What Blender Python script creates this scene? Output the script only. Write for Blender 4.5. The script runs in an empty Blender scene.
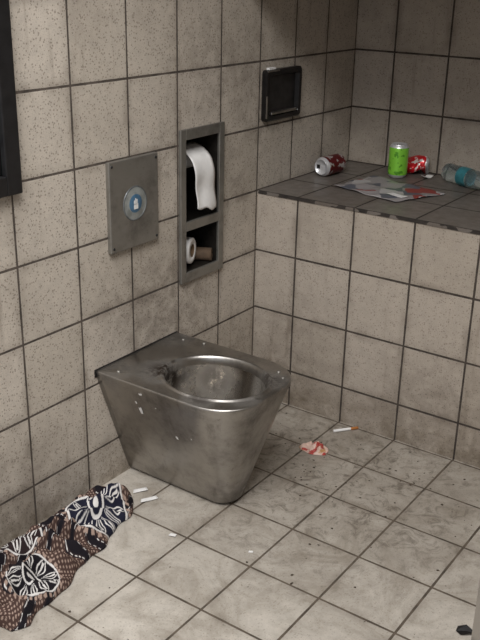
import bpy, bmesh, math, random
import numpy as np
from mathutils import Matrix, Vector, noise
random.seed(4)
T=0.2; A0=0.151; B0=0.209; C0=0.125; D=0.60; H=0.725
sc=bpy.context.scene
sc.view_settings.view_transform='Standard'

# ---------------- helpers
def lin(c):
    return tuple(((v/255)/12.92 if v/255<=.04045 else (((v/255)+.055)/1.055)**2.4) for v in c)+(1,)
class NT:
    def __init__(s,name):
        s.m=bpy.data.materials.new(name); s.m.use_nodes=True; s.t=s.m.node_tree
        s.b=s.t.nodes['Principled BSDF']
    def n(s,ty,**k):
        x=s.t.nodes.new(ty)
        for a,v in k.items(): setattr(x,a,v)
        return x
    def l(s,a,b): s.t.links.new(a,b)
    def math(s,op,a,b=None,c=None,clamp=False):
        x=s.n('ShaderNodeMath',operation=op); x.use_clamp=clamp
        for i,v in enumerate((a,b,c)):
            if v is None: continue
            if isinstance(v,(int,float)): x.inputs[i].default_value=v
            else: s.l(v,x.inputs[i])
        return x.outputs[0]
    def ramp(s,f,lo,hi,a=0.,b=1.):
        x=s.n('ShaderNodeMapRange',interpolation_type='SMOOTHSTEP'); s.l(f,x.inputs[0])
        for i,v in zip((1,2,3,4),(lo,hi,a,b)): x.inputs[i].default_value=v
        return x.outputs[0]
    def mix(s,f,a,b,bl='MIX'):
        x=s.n('ShaderNodeMix',data_type='RGBA',blend_type=bl)
        if isinstance(f,(int,float)): x.inputs[0].default_value=f
        else: s.l(f,x.inputs[0])
        for i,v in ((6,a),(7,b)):
            if isinstance(v,tuple): x.inputs[i].default_value=v
            else: s.l(v,x.inputs[i])
        return x.outputs[2]
    def noise(s,vec,scale,detail=3,rough=.55,dist=0):
        x=s.n('ShaderNodeTexNoise'); x.inputs['Scale'].default_value=scale; x.inputs['Detail'].default_value=detail
        x.inputs['Roughness'].default_value=rough; x.inputs['Distortion'].default_value=dist; s.l(vec,x.inputs['Vector']); return x.outputs[0]
    def near(s,o,p,r0,r1):
        d=s.n('ShaderNodeVectorMath',operation='DISTANCE'); s.l(o,d.inputs[0]); d.inputs[1].default_value=p
        return s.ramp(d.outputs['Value'],r0,r1,1,0)
    def obj(s): return s.n('ShaderNodeTexCoord').outputs['Object']
    def bump(s,h,st,dist=.002):
        x=s.n('ShaderNodeBump'); x.inputs['Strength'].default_value=st; x.inputs['Distance'].default_value=dist
        s.l(h,x.inputs['Height']); s.l(x.outputs[0],s.b.inputs['Normal'])
    def set(s,**k):
        for a,v in k.items():
            a={'base':'Base Color','rough':'Roughness','metal':'Metallic','spec':'Specular IOR Level','trans':'Transmission Weight','coat':'Coat Weight'}.get(a,a)
            if isinstance(v,(int,float,tuple)): s.b.inputs[a].default_value=v
            else: s.l(v,s.b.inputs[a])
        return s

def simple(name,col,rough=.5,metal=0,var=.12,scale=40,**k):
    s=NT(name); o=s.obj(); f=s.noise(o,scale)
    c=lin(col); c2=tuple(max(0,x*(1-var*3)) for x in c[:3])+(1,)
    s.set(base=s.mix(s.ramp(f,.35,.7),c,c2),rough=rough,metal=metal,**k); return s.m

def tile_mat(name,ax,off,c1,c2,grout,speck,gw=.006,specamt=.5,grime=.5,rough=.45,floor=False,spots=()):
    s=NT(name); o=s.obj(); sp=s.n('ShaderNodeSeparateXYZ'); s.l(o,sp.inputs[0])
    wob=s.noise(o,14,2)
    es=[];ids=[]
    for a,of in zip(ax,off):
        v=s.math('DIVIDE',s.math('SUBTRACT',sp.outputs[a],of),T)
        v=s.math('ADD',v,100.0)
        fr=s.math('FRACT',v); ids.append(s.math('FLOOR',v))
        es.append(s.math('SUBTRACT',.5,s.math('ABSOLUTE',s.math('SUBTRACT',fr,.5))))
    e=s.math('MULTIPLY',s.math('MINIMUM',es[0],es[1]),T)   # metres from nearest edge
    cmb=s.n('ShaderNodeCombineXYZ'); s.l(ids[0],cmb.inputs[0]); s.l(ids[1],cmb.inputs[1])
    wn=s.n('ShaderNodeTexWhiteNoise'); s.l(cmb.outputs[0],wn.inputs[0])
    base=s.mix(wn.outputs[0],lin(c1),lin(c2))
    m=s.noise(o,30,5,.7); base=s.mix(s.ramp(m,.35,.7,0,.35),base,lin(tuple(x*.82 for x in c1)))
    v=s.n('ShaderNodeTexVoronoi'); v.inputs['Scale'].default_value=175; s.l(o,v.inputs['Vector'])
    sc_=s.n('ShaderNodeSeparateColor'); s.l(v.outputs['Color'],sc_.inputs[0])
    rad=s.ramp(sc_.outputs[0],.3,1,0.,.42)
    sm=s.math('MULTIPLY',s.math('LESS_THAN',v.outputs['Distance'],rad),specamt)
    base=s.mix(sm,base,lin(speck))
    v2=s.noise(o,330,2); base=s.mix(s.ramp(v2,.54,.68,0,specamt*.7),base,lin(speck))
    g=s.noise(o,3.3,6,.65); gm=s.ramp(g,.46,.76,0,grime)
    base=s.mix(gm,base,lin((94,82,70)))
    ed=s.ramp(e,gw*.5,.028,1,0); ed=s.math('MULTIPLY',ed,s.ramp(s.noise(o,9,4),.38,.7,0,.4))
    base=s.mix(ed,base,lin((88,76,64)))
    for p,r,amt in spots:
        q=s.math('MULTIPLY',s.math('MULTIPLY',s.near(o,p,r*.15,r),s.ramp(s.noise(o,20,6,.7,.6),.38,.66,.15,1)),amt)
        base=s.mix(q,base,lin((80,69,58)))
    if floor:
        # broad soft film of dirt, plus smears beside and behind the pan
        st=s.ramp(s.noise(o,6,10,.72,1.2),.40,.74,0,.55); base=s.mix(st,base,lin((112,101,86)))
        near=s.near(o,(.52,-.28,0),.10,.80)
        base=s.mix(s.math('MULTIPLY',near,.40),base,lin((108,97,84)))
        st=s.math('MULTIPLY',near,s.ramp(s.noise(o,17,8,.78,1.5),.48,.64,0,.72)); base=s.mix(st,base,lin((72,62,51)))
        sc2=s.ramp(s.noise(o,70,5,.75),.60,.70,0,.5); base=s.mix(sc2,base,lin((74,63,52)))
    else:
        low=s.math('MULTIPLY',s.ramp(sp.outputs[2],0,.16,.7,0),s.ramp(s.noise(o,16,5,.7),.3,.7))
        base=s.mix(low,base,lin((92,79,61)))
        mp=s.n('ShaderNodeMapping'); mp.inputs['Scale'].default_value=(24,24,2.2); s.l(o,mp.inputs[0])
        dr=s.ramp(s.noise(mp.outputs[0],1,4,.6),.58,.74,0,.34); base=s.mix(dr,base,lin((102,88,74)))
        sm2=s.ramp(s.noise(o,34,6,.75,1),.62,.72,0,.4); base=s.mix(sm2,base,lin((98,84,71)))
    gwv=s.math('ADD',gw*.5,s.math('MULTIPLY',s.math('SUBTRACT',wob,.5),.002))
    gm=s.math('LESS_THAN',e,gwv)
    gcol=s.mix(s.ramp(s.noise(o,25,3),.35,.7),lin(grout),lin(tuple(x*.7 for x in grout)))
    base=s.mix(gm,base,gcol)
    s.set(base=base,rough=s.math('ADD',s.math('MULTIPLY',gm,.4),s.ramp(m,.3,.7,rough,rough+.15)),spec=.35)
    h=s.math('SUBTRACT',s.ramp(e,gw*.3,gw*.9),s.math('MULTIPLY',sm,.2))
    s.bump(h,.35,.0012)
    return s.m

def mesh_obj(name,verts,faces,mats,mi=None,smooth=False,parent=None):
    me=bpy.data.meshes.new(name); me.from_pydata([tuple(v) for v in verts],[],faces); me.update()
    ob=bpy.data.objects.new(name,me); sc.collection.objects.link(ob)
    for m in (mats if isinstance(mats,list) else [mats]): me.materials.append(m)
    if mi is not None: me.polygons.foreach_set('material_index',mi)
    if smooth: me.polygons.foreach_set('use_smooth',[True]*len(me.polygons))
    bm=bmesh.new(); bm.from_mesh(me); bmesh.ops.recalc_face_normals(bm,faces=bm.faces); bm.to_mesh(me); bm.free()
    if parent: ob.parent=parent
    return ob
def empty(name):
    e=bpy.data.objects.new(name,None); e.empty_display_size=.05; sc.collection.objects.link(e); return e
def boxes(name,bs,mats,mi=None,parent=None,bevel=0):
    V=[];F=[];M=[]
    for k,(x0,x1,y0,y1,z0,z1) in enumerate(bs):
        b=len(V); V+=[(x,y,z) for x in (x0,x1) for y in (y0,y1) for z in (z0,z1)]
        F+=[tuple(b+i for i in f) for f in ((0,1,3,2),(4,6,7,5),(0,4,5,1),(2,3,7,6),(0,2,6,4),(1,5,7,3))]
        M+=[mi[k] if mi else 0]*6
    ob=mesh_obj(name,V,F,mats,M,parent=parent)
    if bevel:
        m=ob.modifiers.new('b','BEVEL'); m.width=bevel; m.segments=2; m.limit_method='ANGLE'
    return ob
def lathe(name,prof,mats,mi=None,n=40,parent=None,mat=None,deform=None):
    V=[];F=[];M=[]
    for r,z in prof:
        for i in range(n):
            a=2*math.pi*i/n; p=Vector((r*math.cos(a),r*math.sin(a),z))
            if deform: p=deform(p)
            V.append(p)
    for j in range(len(prof)-1):
        for i in range(n):
            F.append((j*n+i,j*n+(i+1)%n,(j+1)*n+(i+1)%n,(j+1)*n+i)); M.append(mi[j] if mi else 0)
    if mat is not None: V=[mat@v for v in V]
    return mesh_obj(name,V,F,mats,M,smooth=True,parent=parent)
def loft(name,rings,mats,mi=None,close=True,cap0=False,cap1=False,parent=None,smooth=True):
    n=len(rings[0]); V=[p for r in rings for p in r]; F=[];M=[]
    for j in range(len(rings)-1):
        for i in range(n if close else n-1):
            F.append((j*n+i,j*n+(i+1)%n,(j+1)*n+(i+1)%n,(j+1)*n+i)); M.append(mi[j] if mi else 0)
    if cap0: F.append(tuple(range(n-1,-1,-1))); M.append(mi[0] if mi else 0)
    if cap1: F.append(tuple((len(rings)-1)*n+i for i in range(n))); M.append(mi[-1] if mi else 0)
    return mesh_obj(name,V,F,mats,M,smooth=smooth,parent=parent)

# ---------------- camera
R=[[0.8152823799315919,0.5786913165073814,0.020760567719429163],[-0.2307359172773049,0.2917688707796041,0.9282412738734445],[0.5311078774140711,-0.7615689635502148,0.37139889109389074]]
cam=bpy.data.cameras.new('camera'); co=bpy.data.objects.new('camera',cam); sc.collection.objects.link(co)
Rm=Matrix(R).transposed().to_4x4(); Rm.translation=Vector((1.5795646,-2.3511474,1.4057390)); co.matrix_world=Rm
cam.sensor_fit='VERTICAL'; cam.sensor_height=36; cam.lens=895.807*36/640; cam.clip_start=.02
sc.camera=co

# ---------------- room
WC1=(200,190,178); WC2=(190,180,167); GR=(90,81,74); SP=(112,101,91)
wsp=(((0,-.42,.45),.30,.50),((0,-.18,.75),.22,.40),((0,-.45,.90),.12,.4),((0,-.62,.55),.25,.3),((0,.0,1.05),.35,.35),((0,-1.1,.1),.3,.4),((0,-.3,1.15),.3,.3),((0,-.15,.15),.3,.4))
m_left=tile_mat('wall_tile_left',(1,2),(-B0,C0),WC1,WC2,GR,SP,grime=.3,specamt=.6,spots=wsp)
m_face=tile_mat('wall_tile_face',(0,2),(A0,C0),(184,173,161),(174,163,150),(78,70,64),SP,grime=.34,gw=.0065,specamt=.55,spots=(((.1,0,.1),.35,.4),((.7,0,.1),.35,.35)))
m_floor=tile_mat('floor_tile',(0,1),(A0,-B0),(199,192,182),(187,180,170),(98,87,76),(126,117,106),gw=.006,specamt=.32,grime=.35,rough=.32,floor=True)
m_ledge=tile_mat('ledge_tile',(0,1),(A0,0),(116,109,103),(106,99,94),(58,52,48),(80,74,70),specamt=.3,grime=.3,rough=.30)
m_plain=simple('painted_ceiling',(120,116,110),.8)
y0=-3.2; RX=1.85; ZS=1.395
bs=[];yc=[y0,-.390,-.216,D+.1]; zc=[0,.533,.952,2.3]
for i in range(3):
    for j in range(3):
        if i==1 and j==1: continue
        bs.append((-.25,0,yc[i],yc[i+1],zc[j],zc[j+1]))
boxes('wall_left',bs,m_left)
boxes('wall_back',[(0,RX,D,D+.1,H,ZS)],m_face)
boxes('wall_ledge',[(0,RX,0,D+.1,0,H-.010)],m_face)
boxes('trim_ledge_top',[(0,RX,-.003,D,H-.010,H)],m_ledge)
boxes('shade_slab',[(0,RX,-.18,D+.1,ZS,2.3)],m_face)  # unseen slab, added to keep overhead light off the recess walls
boxes('wall_right',[(RX,RX+.1,-1.65,D+.1,0,2.3)],m_left)
boxes('floor',[(-.25,RX+1.5,y0-1,D+.1,-.1,0)],m_floor)
boxes('ceiling',[(-.25,RX+.1,-1.2,D+.1,2.3,2.4)],m_plain)  # out of view; front edge set so it shades the upper walls
boxes('door_frame',[(1.384,RX,-1.69,-1.62,0,2.3)],simple('door_frame_paint',(130,122,112),.5))

# ---------------- metals
def steel(name,c=(150,146,140),dark=(60,52,46),r0=.22,r1=.42,stain=.45,sc_=7,metal=1.0,burn=False,spots=(),ms=.5):
    s=NT(name); o=s.obj()
    f=s.noise(o,sc_,7,.7); f2=s.noise(o,60,4,.7)
    mp=s.n('ShaderNodeMapping'); mp.inputs['Scale'].default_value=(6,6,160); s.l(o,mp.inputs[0])
    br=s.noise(mp.outputs[0],3,3)
    b=s.mix(s.ramp(f,.42,.75,0,stain),lin(c),lin(dark)); b=s.mix(s.ramp(f2,.6,.75,0,stain*.6),b,lin(dark))
    met=metal; ro=s.math('ADD',s.ramp(f,.3,.75,r0,r1),s.math('MULTIPLY',br,.06))
    if burn:
        mp2=s.n('ShaderNodeMapping'); mp2.inputs['Scale'].default_value=(22,22,2.5); s.l(o,mp2.inputs[0])
        dr=s.ramp(s.noise(mp2.outputs[0],1,5,.65),.55,.74,0,.42); b=s.mix(dr,b,lin(dark))
        if ms: b=s.mix(s.ramp(s.noise(o,110,3,.6),.71,.76,0,ms),b,lin((210,206,200)))
        dn=s.noise(o,28,5,.7)
        tot=None
        for p,r,amt in spots:
            q=s.math('MULTIPLY',s.math('MULTIPLY',s.near(o,p,r*.25,r*1.3),s.ramp(dn,.30,.55)),amt)
            tot=q if tot is None else s.math('MAXIMUM',tot,q)
        b=s.mix(tot,b,lin((38,27,18)))
        met=s.math('SUBTRACT',metal,s.math('MULTIPLY',tot,.7))
        ro=s.math('ADD',ro,s.math('MULTIPLY',tot,.25))
    s.set(base=b,metal=met,rough=ro)
    s.bump(br,.08,.0006); return s.m
bsp=(((.150,-.655,.365),.080,1.0),((.405,-.53,.372),.055,.9),((.33,-.73,.365),.05,.8),((.02,-.45,.37),.07,.45),((.42,-.66,.36),.05,.5),((.05,-.72,.36),.06,.4),((.34,-.58,.05),.09,.5))
bsp2=(((.150,-.63,.32),.115,1.0),((.20,-.49,.30),.08,.75),((.405,-.52,.33),.07,.8),((.26,-.59,.12),.10,1.0))
m_st=steel('brushed_steel',(172,168,163),(66,59,53),.27,.42,.6,burn=True,spots=bsp)
m_st2=steel('plate_steel',(150,147,141),(84,77,71),.38,.55,.65,metal=.8)
m_bowl=steel('bowl_steel',(222,216,208),(60,48,36),.12,.24,.55,9,burn=True,spots=bsp2,ms=0)
m_dark=simple('dark_plastic',(28,27,28),.3); m_blackhole=simple('niche_steel',(60,56,52),.45,.7)
m_white=simple('white_paper',(228,226,224),.85,var=.03)

# ---------------- toilet
tw=empty('steel_toilet')
TC=-.594
def outline(w,F,r,z,x0=0.0):
    pts=[]
    def seg(a,b,n):
        for i in range(n): t=i/n; pts.append((a[0]+(b[0]-a[0])*t,a[1]+(b[1]-a[1])*t))
    seg((x0,w),(x0,-w),10); seg((x0,-w),(F-r*1.15,-w),14)
    n=18
    for i in range(n):
        a=-math.pi/2+math.pi/2*i/n; pts.append((F-r*1.15+r*1.15*math.cos(a),-(w-r)+r*math.sin(a)))
    seg((F,-(w-r)),(F,w-r),8)
    for i in range(n):
        a=math.pi/2*i/n; pts.append((F-r*1.15+r*1.15*math.cos(a),(w-r)+r*math.sin(a)))
    seg((F-r*1.15,w),(x0,w),14)
    return [Vector((x,TC+y,z)) for x,y in pts]
ZT=.368
rings=[];mi=[]
bc=(.286,-.010)
top=outline(.174,.462,.115,ZT)
def ell(sx,z,cx=bc[0],cy=bc[1],rx=.148,ry=.124):
    o=[]
    for p in top:
        a=math.atan2((p.y-TC-bc[1])/ry,(p.x-bc[0])/rx)
        x=math.cos(a)*rx*sx; y=math.sin(a)*ry*sx
        o.append(Vector((cx+x,TC+cy+y,z)))
    return o
rings.append(outline(.046,.352,.042,.006)); mi.append(0)
rings.append(outline(.053,.364,.048,.016)); mi.append(0)
for k in range(1,9):
    t=k/9; rings.append(outline(.053+(.174-.053)*t,.364+(.462-.364)*t,.048+(.115-.048)*t,.016+(ZT-.008-.016)*t)); mi.append(0)
rings.append(outline(.1755,.4635,.115,ZT-.006)); mi.append(0)
rings.append(outline(.1745,.4625,.115,ZT-.001)); mi.append(0)
rings.append(outline(.171,.459,.113,ZT)); mi.append(0)
for s_,z in ((1.11,ZT),(1.09,ZT+.001),(1.07,ZT+.005),(1.05,ZT+.006),(1.01,ZT+.003),(.985,ZT-.004),):
    rings.append(ell(s_,z)); mi.append(0)
for s_,z,cx in ((.965,ZT-.02,.284),(.96,ZT-.04,.280),(.92,.295,.270),(.82,.245,.258),(.66,.195,.25),(.48,.160,.245),(.34,.13,.24),(.28,.10,.24),(.02,.095,.24)):
    rings.append(ell(s_,z,cx)); mi.append(1)
loft('pan',rings,[m_st,m_bowl],mi,cap0=True,cap1=True,parent=tw)
for (x,y) in ((.055,-.14),(.055,.14),(.12,.155),(.40,.125),(.43,.10)):
    lathe('bolt',[(.0005,.003),(.004,.003),(.006,.001),(.006,-.002)],m_st2,parent=tw,mat=Matrix.Translation((x,TC+y,ZT+.0005)),n=16)
boxes('wall_gasket',[(0,.003,TC-.177,TC+.177,ZT-.02,ZT+.002)],m_dark,parent=tw)
def stuck(x,z,rx_,rz_,ang,seed,mat=m_white):
    w=.053+(.174-.053)*(z-.016)/(ZT-.024); nrm=Vector((0,-1,-.351)).normalized(); e1=Vector((1,0,0)); e2=nrm.cross(e1)
    c=Vector((x,TC-w,z))+nrm*.0015; V=[c]; n=14
    for i in range(n):
        a=2*math.pi*i/n; k=1+.8*noise.noise(Vector((math.cos(a)*2,math.sin(a)*2,seed)))
        u=rx_*math.cos(a)*k;v=rz_*math.sin(a)*k
        V.append(c+e1*(u*math.cos(ang)-v*math.sin(ang))+e2*(u*math.sin(ang)+v*math.cos(ang)))
    mesh_obj('stuck_scrap',V,[(0,1+i,1+(i+1)%n) for i in range(n)],mat,parent=tw)
stuck(.139,.279,.006,.012,.1,1); stuck(.247,.2246,.004,.007,.2,4); stuck(.157,.342,.006,.004,.3,7); stuck(.13,.305,.003,.005,.3,9)
stuck(.30,.24,.002,.003,.3,12); stuck(.20,.31,.002,.002,.3,14)

# ---------------- flush plate
fp=empty('flush_plate')
boxes('plate',[(0,.014,-.702,-.510,.682,.925)],m_st2,parent=fp,bevel=.003)
MX=Matrix.Rotation(math.pi/2,4,'Y')
cxm=Matrix.Translation((.014,-.606,.803))@MX
lathe('button_ring',[(.047,0),(.0465,.0012),(.044,.0016),(.0435,.0006)],simple('ring_steel',(125,130,134),.4,.6),parent=fp,mat=cxm)
lathe('button',[(.0436,.0008),(.038,.0016),(.025,.002),(.0245,.0022),(.014,.003),(.0005,.0032)],[simple('button_grey',(156,160,158),.4,.3),simple('button_blue',(72,110,140),.35)],[0,0,1,1,1],parent=fp,mat=cxm)
hx=.0176
boxes('hand_symbol',[(hx-.002,hx,-.614,-.598,.788,.802),(hx-.002,hx,-.614,-.6105,.800,.812),(hx-.002,hx,-.609,-.6055,.800,.817),(hx-.002,hx,-.604,-.6005,.800,.814)],m_white,parent=fp)
for y in (-.692,-.520):
    for z in (.695,.913): lathe('screw',[(.004,0),(.003,.002),(.0004,.002)],m_dark,parent=fp,n=12,mat=Matrix.Translation((.014,y,z))@MX)

# ---------------- toilet roll holder (recessed)
ph=empty('toilet_roll_holder')
yA,yB,zA,zB=-.406,-.200,.515,.968
o0,o1=-.382,-.224
boxes('frame',[(0,.010,yA,o0,zA,zB),(0,.010,o1,yB,zA,zB),(0,.010,o0,o1,zB-.030,zB),(0,.010,o0,o1,zA,.545),(0,.010,o0,o1,.672,.700)],m_st2,parent=ph,bevel=.002)
boxes('niche',[(-.15,-.145,o0-.004,o1+.004,.538,.945),(-.145,0,o0-.005,o0-.001,.538,.945),(-.145,0,o1+.001,o1+.005,.538,.945),(-.145,0,o0,o1,.538,.545),(-.145,0,o0,o1,.938,.945),(-.145,0,o0,o1,.680,.688)],m_blackhole,parent=ph)
RY=Matrix.Rotation(math.pi/2,4,'X')
def roll(pm,r,par,w=.1):
    lathe('roll',[(.02,-w/2),(r-.003,-w/2),(r,-w/2+.003),(r,w/2-.003),(r-.003,w/2),(.02,w/2),(.02,-w/2)],[m_white,simple('cardboard_core',(120,96,72),.8)],[0,0,0,0,0,1],parent=par,mat=pm)
rz=.872
roll(Matrix.Translation((-.064,-.305,rz))@RY,.036,ph,.095)
lathe('spindle',[(.008,-.08),(.008,.08)],m_dark,parent=ph,mat=Matrix.Translation((-.064,-.305,rz))@RY,n=16)
rs=[]
for k in range(30):
    t=k/29
    if t<.2:
        a=math.pi/2*(1-t/.2); x=-.064+.0375*math.cos(a); z=rz+.0375*math.sin(a); x+=0.037*t/.2
    else:
        q=(t-.2)/.8; x=.0105+.008*math.sin(q*2.6)+.004*math.sin(q*8); z=rz-.138*q
    rs.append([Vector((x+.003*math.sin(j*.7+t*4)*t, -.354+.092*j/10+.012*t-.004*math.sin(t*5), z-(.018*j/10)*t-.004*t*math.sin(j*1.1))) for j in range(11)])
ob=loft('hanging_paper',rs,m_white,close=False,parent=ph); ob.modifiers.new('s','SOLIDIFY').thickness=.0012
roll(Matrix.Translation((-.06,-.335,.595))@Matrix.Rotation(.35,4,'Z')@Matrix.Rotation(math.pi/2,4,'Y'),.040,ph,.09)
lathe('spare_core',[(.018,-.05),(.020,-.05),(.020,.05),(.018,.05),(.018,-.05)],simple('core_brown',(96,78,62),.8),parent=ph,mat=Matrix.Translation((-.05,-.262,.566))@Matrix.Rotation(.5,4,'Z')@Matrix.Rotation(math.pi/2,4,'Y'))

# ---------------- small black wall box above ledge
hd=empty('recessed_soap_niche')
q0,q1,w0,w1=.004,.212,.940,1.098
def rrect(y0,y1,z0,z1,r,x):
    o=[]
    for (cy,cz,a0) in ((y1-r,z1-r,0),(y0+r,z1-r,90),(y0+r,z0+r,180),(y1-r,z0+r,270)):
        for i in range(6):
            a=math.radians(a0+90*i/5); o.append(Vector((x,cy+r*math.cos(a),cz+r*math.sin(a))))
    return o
loft('frame',[rrect(q0,q1,w0,w1,.012,0),rrect(q0,q1,w0,w1,.012,.014),rrect(q0+.004,q1-.004,w0+.004,w1-.004,.010,.018),rrect(q0+.018,q1-.018,w0+.016,w1-.016,.008,.018),rrect(q0+.022,q1-.022,w0+.02,w1-.02,.008,.004),rrect(q0+.1,q1-.1,w0+.07,w1-.07,.002,.004)],[simple('worn_black_frame',(30,28,28),.3,.3),simple('dark_panel',(60,58,58),.35,.6)],[0,0,0,0,1],cap1=True,parent=hd,smooth=False)
boxes('lip',[(.004,.020,q0+.03,q1-.03,w0+.02,w0+.028)],m_st,parent=hd,bevel=.002)
boxes('chipped_edge',[(.014,.0195,q0+.002,q0+.006,w0+.012,w0+.08),(.014,.0195,q0+.006,q0+.07,w1-.006,w1-.002)],m_st,parent=hd)
boxes('paper_scrap',[(.002,.014,q0+.02,q0+.055,w1,w1+.006)],m_white,parent=hd)

# ---------------- mirror upper-left
mr=empty('wall_mirror')
boxes('frame',[(0,.024,-1.040,-.996,.905,1.75),(0,.024,-1.55,-1.040,.905,.95),(0,.024,-1.55,-1.040,1.70,1.75),(0,.024,-1.59,-1.55,.905,1.75)],simple('mirror_frame',(30,29,30),.4),parent=mr,bevel=.003)
boxes('glass',[(0,.010,-1.552,-1.038,.94,1.71)],simple('mirror_steel',(120,122,124),.15,1),parent=mr)

# ---------------- cloth
NY,NX=480,320
Ys=np.linspace(-.762,-1.42,NY); tt=np.linspace(0,1,NX)
ry=[-1.42,-1.34,-1.32,-1.28,-1.17,-1.07,-.96,-.847,-.80,-.775,-.762]; rx=[.15,.20,.255,.272,.25,.222,.20,.172,.155,.130,.105]
ly=[-1.42,-.84,-.80,-.775,-.762]; lx=[.012,.012,.014,.045,.080]
Xr=np.interp(Ys,ry,rx)+.006*np.sin(Ys*37)+.003*np.sin(Ys*83+1); Xl=np.interp(Ys,ly,lx)
X=Xl[:,None]+(Xr-Xl)[:,None]*tt[None,:]; Y=np.repeat(Ys[:,None],NX,1)+.010*np.sin(X*60+1)*(.5)
edge=np.clip(np.minimum(tt,1-tt)*4,0,1)[None,:]
endf=np.clip(np.minimum((-.760-Ys)/.05,(Ys+1.425)/.06),0,1)[:,None]
dome=(np.sin(np.pi*tt**.8)[None,:]**.5)*endf**.5
w=X*1.0-.34*(Y+.8)
fold=.5+.5*np.sin(w*78+3.4*np.sin(Y*9)+1.8*np.sin(Y*21)); fold=fold**1.6
foldb=np.abs(np.sin(w*60-Y*14+2.2*np.sin(Y*13+1)+1.2*np.sin(X*50)))
fold2=(.5+.5*np.sin(Y*30+X*75+2*np.sin(X*35)))*edge
fold3=.5+.5*np.sin((X+Y)*150+2.5*np.sin(Y*31))
Z=.003+dome*(.022+.030*fold+.016*(1-foldb)**1.5+.011*fold2+.003*fold3)*(.60+.6*np.clip(X/.12,0,1))
V=np.stack([X,Y,Z],-1).reshape(-1,3)
idx=np.arange(NY*NX).reshape(NY,NX)
F=np.stack([idx[:-1,:-1],idx[:-1,1:],idx[1:,1:],idx[1:,:-1]],-1).reshape(-1,4)
cl=mesh_obj('patterned_cloth',V.tolist(),F.tolist(),[],smooth=True)
pu=X+.25*np.cumsum(np.abs(np.gradient(Z,axis=1)),axis=1)*.6+.004*np.sin(Y*40); pv=Y+.006*np.sin(X*50)
brown=np.array(lin((72,55,50))[:3]); blk=np.array(lin((27,24,29))[:3]); wht=np.array(lin((212,208,205))[:3]); pink=np.array(lin((160,138,126))[:3]); dbr=np.array(lin((46,36,37))[:3]); navy=np.array(lin((32,33,48))[:3])
col=np.zeros((NY,NX,3)); col[:]=brown
band=np.sin(pv*62+pu*60+2.5*np.sin(pu*40)+1.5*np.sin(pv*31)); 
dots=(np.sin(pu*480+pv*250)*np.sin(pv*510-pu*190))
col[band<-.25]=dbr
col[band<-.7]=blk
col[(dots>.45)&(band>=-.25)]=pink
m=(np.abs(band+.25)<.07); col[m]=blk
m=(np.abs(band+.50)<.08)&(np.sin(pu*420+pv*420)>-.1); col[m]=wht
for cx,cy,r,n,fc in ((.135,-.905,.092,12,navy),(.060,-1.13,.070,10,dbr),(.225,-1.20,.062,10,blk),(.13,-1.36,.07,12,blk)):
    dx=pu-cx;dy=pv-cy;rr=np.hypot(dx,dy)/r;th=np.arctan2(dy,dx)
    ins=rr<1; col[ins]=fc
    pet=np.abs(np.sin(th*n/2)); 
    m=(rr>.34)&(rr<.92)&(np.abs(pet-(.25+.55*np.sin(np.clip((rr-.34)/.58,0,1)*np.pi)))<.10); col[m]=wht
    m=(rr>.40)&(rr<.86)&(pet<.12+.2*(rr-.34)); col[m]=wht
    m=(np.abs(rr-.97)<.03); col[m]=wht
    m=(rr<.30)&(rr>.23); col[m]=wht
    m=(rr<.10); col[m]=wht
    m=(rr>1.02)&(rr<1.12)&(np.sin(th*n*3)>0); col[m]=pink
ca=cl.data.color_attributes.new('print','FLOAT_COLOR','POINT')
ca.data.foreach_set('color',np.concatenate([col.reshape(-1,3),np.ones((NY*NX,1))],1).astype(np.float32).ravel())
s=NT('printed_fabric'); at=s.n('ShaderNodeAttribute'); at.attribute_name='print'; s.set(base=at.outputs['Color'],rough=.9,spec=.15); s.bump(s.noise(s.obj(),500,2),.3,.0006)
cl.data.materials.append(s.m)

# ---------------- ledge items
HZ=H+.0005
m_alu=simple('can_aluminium',(225,225,227),.35,.5,.04)
def can(name,mside,mat,deform=None,band=None):
    e=empty(name)
    pr=[(.0005,.006),(.018,.005),(.0235,.0),(.0265,.003),(.0325,.012),(.033,.014)]
    for k in range(1,11): pr.append((.033,.014+.0088*k))
    pr+=[(.0325,.104),(.0275,.112),(.0262,.1135),(.0265,.1150),(.0250,.1150),(.0245,.112),(.0005,.1115)]
    mi=[0,0,0,0]+[1]*12+[0]*6
    lathe('body',pr,[m_alu,mside],mi[:len(pr)-1],parent=e,mat=mat,deform=deform,n=48)
    tb=boxes('pull_tab',[(-.006,.006,-.004,.014,.1118,.1128),(-.007,.007,-.019,-.006,.1117,.1121)],[m_alu,m_dark],[0,1],parent=e)
    for v in tb.data.vertices:
        p=v.co.copy()
        if deform: p=deform(p)
        v.co=mat@p
    return e
def canlabel(name,base,accent,thr=.55,sc_=45):
    s=NT(name); o=s.obj(); f=s.noise(o,sc_,2)
    s.set(base=s.mix(s.ramp(f,thr,thr+.04),lin(base),lin(accent)),rough=.3,metal=.25); return s.m
can('energy_drink_can',canlabel('green_label',(140,215,70),(90,160,44)),Matrix.Translation((.262,.467,HZ)))
lay=Matrix.Translation((.062,.345,HZ+.033))@Matrix.Rotation(math.radians(84+180),4,'Z')@Matrix.Rotation(math.pi/2,4,'Y')@Matrix.Translation((0,0,-.065))
can('soda_can',canlabel('red_label',(96,24,28),(180,172,170),.56,55),lay)
def crush(p):
    t=p.z/.115; q=Vector(p); q.x*=1-.35*math.sin(t*math.pi); q.y*=1+.10*math.sin(t*math.pi); q.x+=.010*math.sin(t*7+p.y*60); q.z*=.86; q.y+=.004*math.sin(p.z*160+p.x*90); return q
cr=Matrix.Translation((.235,.545,HZ+.031))@Matrix.Rotation(math.radians(20),4,'Z')@Matrix.Rotation(math.pi/2,4,'Y')
can('crushed_soda_can',canlabel('red_label_2',(205,30,40),(230,220,216),.56,60),cr,deform=crush)
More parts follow.
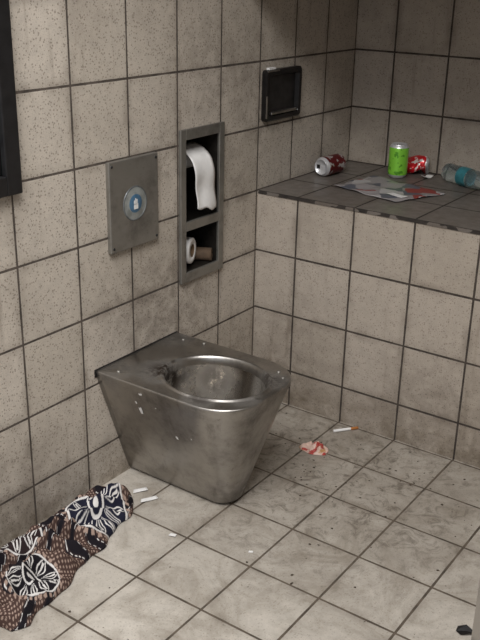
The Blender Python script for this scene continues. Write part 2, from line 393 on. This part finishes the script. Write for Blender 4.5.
def sheet(name,corners,z,mat,bumps=.004,n=24,seed=0,th=.0006,rot=None):
    a,b,c,d=[Vector(q) for q in corners]; rings=[]
    for i in range(n+1):
        r=[]
        for j in range(n+1):
            u=i/n;v=j/n; p=(a*(1-u)+b*u)*(1-v)+(d*(1-u)+c*u)*v
            hz=bumps*(noise.noise(Vector((p.x*18+seed,p.y*18,seed)))+.6)
            r.append(Vector((p.x,p.y,z+max(0,hz))))
        rings.append(r)
    ob=loft(name,rings,mat,close=False); ob.modifiers.new('s','SOLIDIFY').thickness=th; return ob
s=NT('newsprint'); o=s.obj(); mp=s.n('ShaderNodeMapping'); mp.inputs['Rotation'].default_value=(0,0,math.radians(-28)); s.l(o,mp.inputs[0])
sp=s.n('ShaderNodeSeparateXYZ'); s.l(mp.outputs[0],sp.inputs[0])
bk=s.n('ShaderNodeTexVoronoi',distance='CHEBYCHEV'); bk.inputs['Scale'].default_value=20; s.l(mp.outputs[0],bk.inputs[0])
ss=s.n('ShaderNodeSeparateColor'); s.l(bk.outputs['Color'],ss.inputs[0])
ln=s.math('GREATER_THAN',s.math('SINE',s.math('MULTIPLY',sp.outputs[1],900)),.1)
c=s.mix(s.math('MULTIPLY',ln,.4),lin((158,152,152)),lin((90,86,90)))
c=s.mix(s.math('GREATER_THAN',ss.outputs[0],.8),c,lin((140,62,56))); c=s.mix(s.math('GREATER_THAN',ss.outputs[1],.7),c,lin((92,94,104))); c=s.mix(s.math('GREATER_THAN',ss.outputs[2],.8),c,lin((176,172,172)))
s.set(base=c,rough=.5)
sheet('magazine',[(.165,.200),(.42,.130),(.50,.335),(.195,.420)],HZ+.001,s.m,.006)
sheet('paper_scrap',[(.365,.185),(.42,.175),(.43,.20),(.37,.215)],HZ+.008,m_white,.004,8,3)
sheet('paper_scrap',[(.335,.50),(.36,.49),(.37,.53),(.34,.54)],HZ+.001,m_white,.02,10,5)
pb=empty('plastic_bottle')
s=NT('clear_plastic'); s.set(base=lin((220,232,234)),rough=.1,trans=.92,IOR=1.25); m_pet=s.m
M=Matrix.Translation((.415,.530,HZ+.031))@Matrix.Rotation(math.radians(-25),4,'Z')@Matrix.Rotation(math.pi/2,4,'Y')
lathe('body',[(.0005,.006),(.02,.0),(.029,.006),(.031,.02),(.029,.05),(.031,.055),(.031,.12),(.029,.125),(.031,.14),(.026,.17),(.014,.19),(.012,.195),(.012,.205)],m_pet,parent=pb,mat=M)
lathe('label',[(.0314,.075),(.0314,.118)],simple('teal_label',(60,130,140),.4),parent=pb,mat=M)
lathe('cap',[(.0135,.2),(.0135,.215),(.012,.217),(.0005,.217)],simple('blue_cap',(50,130,170),.4),parent=pb,mat=M)

# ---------------- floor items
def crumple(name,c,rx_,ry_,h,mat,seed,ang=0):
    V=[];F=[];n=30;mm=18
    for j in range(mm+1):
        for i in range(n):
            a=2*math.pi*i/n; r=1-j/mm
            x=math.cos(a)*rx_*r;y=math.sin(a)*ry_*r
            k=1+.3*noise.noise(Vector((math.cos(a)*1.6,math.sin(a)*1.6,seed)))
            x*=k;y*=k
            z=h*(1-r**3)*(.55+.9*noise.noise(Vector((x*60,y*60,seed+3))))+.0015
            X_=x*math.cos(ang)-y*math.sin(ang);Y_=x*math.sin(ang)+y*math.cos(ang)
            V.append((c[0]+X_,c[1]+Y_,max(.001,z)))
    for j in range(mm):
        for i in range(n): F.append((j*n+i,j*n+(i+1)%n,(j+1)*n+(i+1)%n,(j+1)*n+i))
    return mesh_obj(name,V,F,mat,smooth=False)
s=NT('wrapper_print'); f=s.noise(s.obj(),45,2); c=s.mix(s.ramp(f,.44,.52),lin((214,184,170)),lin((168,62,56)))
c=s.mix(s.ramp(s.noise(s.obj(),33,2),.57,.64),c,lin((196,150,104))); s.set(base=c,rough=.5)
crumple('food_wrapper',(.38,-.212),.048,.031,.028,s.m,1.3,.3)
cg=empty('cigarette')
p0=Vector((.372,-.078,.0048));p1=Vector((.424,-.010,.0048)); q=(p1-p0).to_track_quat('Z','Y').to_matrix().to_4x4(); L_=(p1-p0).length
lathe('paper_tube',[(.0005,0),(.0045,0),(.0045,L_*.7)],m_white,parent=cg,mat=Matrix.Translation(p0)@q,n=16)
lathe('filter',[(.0046,L_*.7),(.0046,L_),(.0005,L_)],simple('filter_orange',(200,130,70),.7),parent=cg,mat=Matrix.Translation(p0)@q,n=16)
def scrap(cx,cy,l,w_,a,seed,mat=None):
    c,s_=math.cos(a),math.sin(a)
    pts=[(cx+x*c-y*s_,cy+x*s_+y*c) for x,y in ((-l,-w_),(l,-w_*.7),(l*.9,w_),(-l*.8,w_*.8))]
    return sheet('paper_scrap',pts,.0012,mat or m_white,.004,6,seed)
scrap(.105,-.715,.022,.010,.9,1); scrap(.155,-.735,.026,.009,1.0,2); scrap(.315,-.825,.010,.007,.2,3); scrap(.52,-.76,.006,.004,.4,6)
m_dirt=simple('dirt',(70,58,46),.9); V=[];F=[]
for k in range(150):
    x=random.uniform(.12,1.0) if k<70 else random.gauss(.5,.18); y=random.uniform(-1.2,-.03) if k<70 else random.gauss(-.28,.14)
    if y>-.02 or (x<.48 and -.80<y<-.40) or x<.03: continue
    r=random.uniform(.0012,.0038); b=len(V); n=6; a0=random.random()
    for i in range(n):
        a=a0+2*math.pi*i/n; q=r*random.uniform(.6,1.4); V.append((x+q*math.cos(a),y+q*math.sin(a),.0003))
    V.append((x,y,r*.7)); F+=[(b+i,b+(i+1)%n,b+n) for i in range(n)]
mesh_obj('floor_crumbs',V,F,m_dirt)
mesh_obj('leaf_litter',[(1.06,-.72,.002),(1.075,-.728,.004),(1.095,-.715,.010),(1.08,-.708,.003),(1.10,-.70,.002),(1.075,-.695,.010),(1.058,-.703,.003)],[(0,1,2,3),(3,2,4),(0,3,5,6),(3,4,5)],m_dark)

# ---------------- lights
def area(name,loc,target,sx,sy,e,col=(1,1,1)):
    l=bpy.data.lights.new(name,'AREA'); l.shape='RECTANGLE'; l.size=sx; l.size_y=sy; l.energy=e; l.color=col
    o=bpy.data.objects.new(name,l); sc.collection.objects.link(o); o.location=loc
    o.rotation_euler=(Vector(target)-Vector(loc)).to_track_quat('-Z','Y').to_euler(); return o
area('skylight',(1.3,-2.3,3.3),(.3,-.6,0),1.9,1.5,138,(1,.99,.972))
area('door_daylight',(1.6,-3.8,1.5),(.2,-.8,.3),1.4,1.4,7,(.97,.98,1))
w=bpy.data.worlds.new('world'); sc.world=w; w.use_nodes=True
w.node_tree.nodes['Background'].inputs[0].default_value=(.90,.94,1,1); w.node_tree.nodes['Background'].inputs[1].default_value=.42
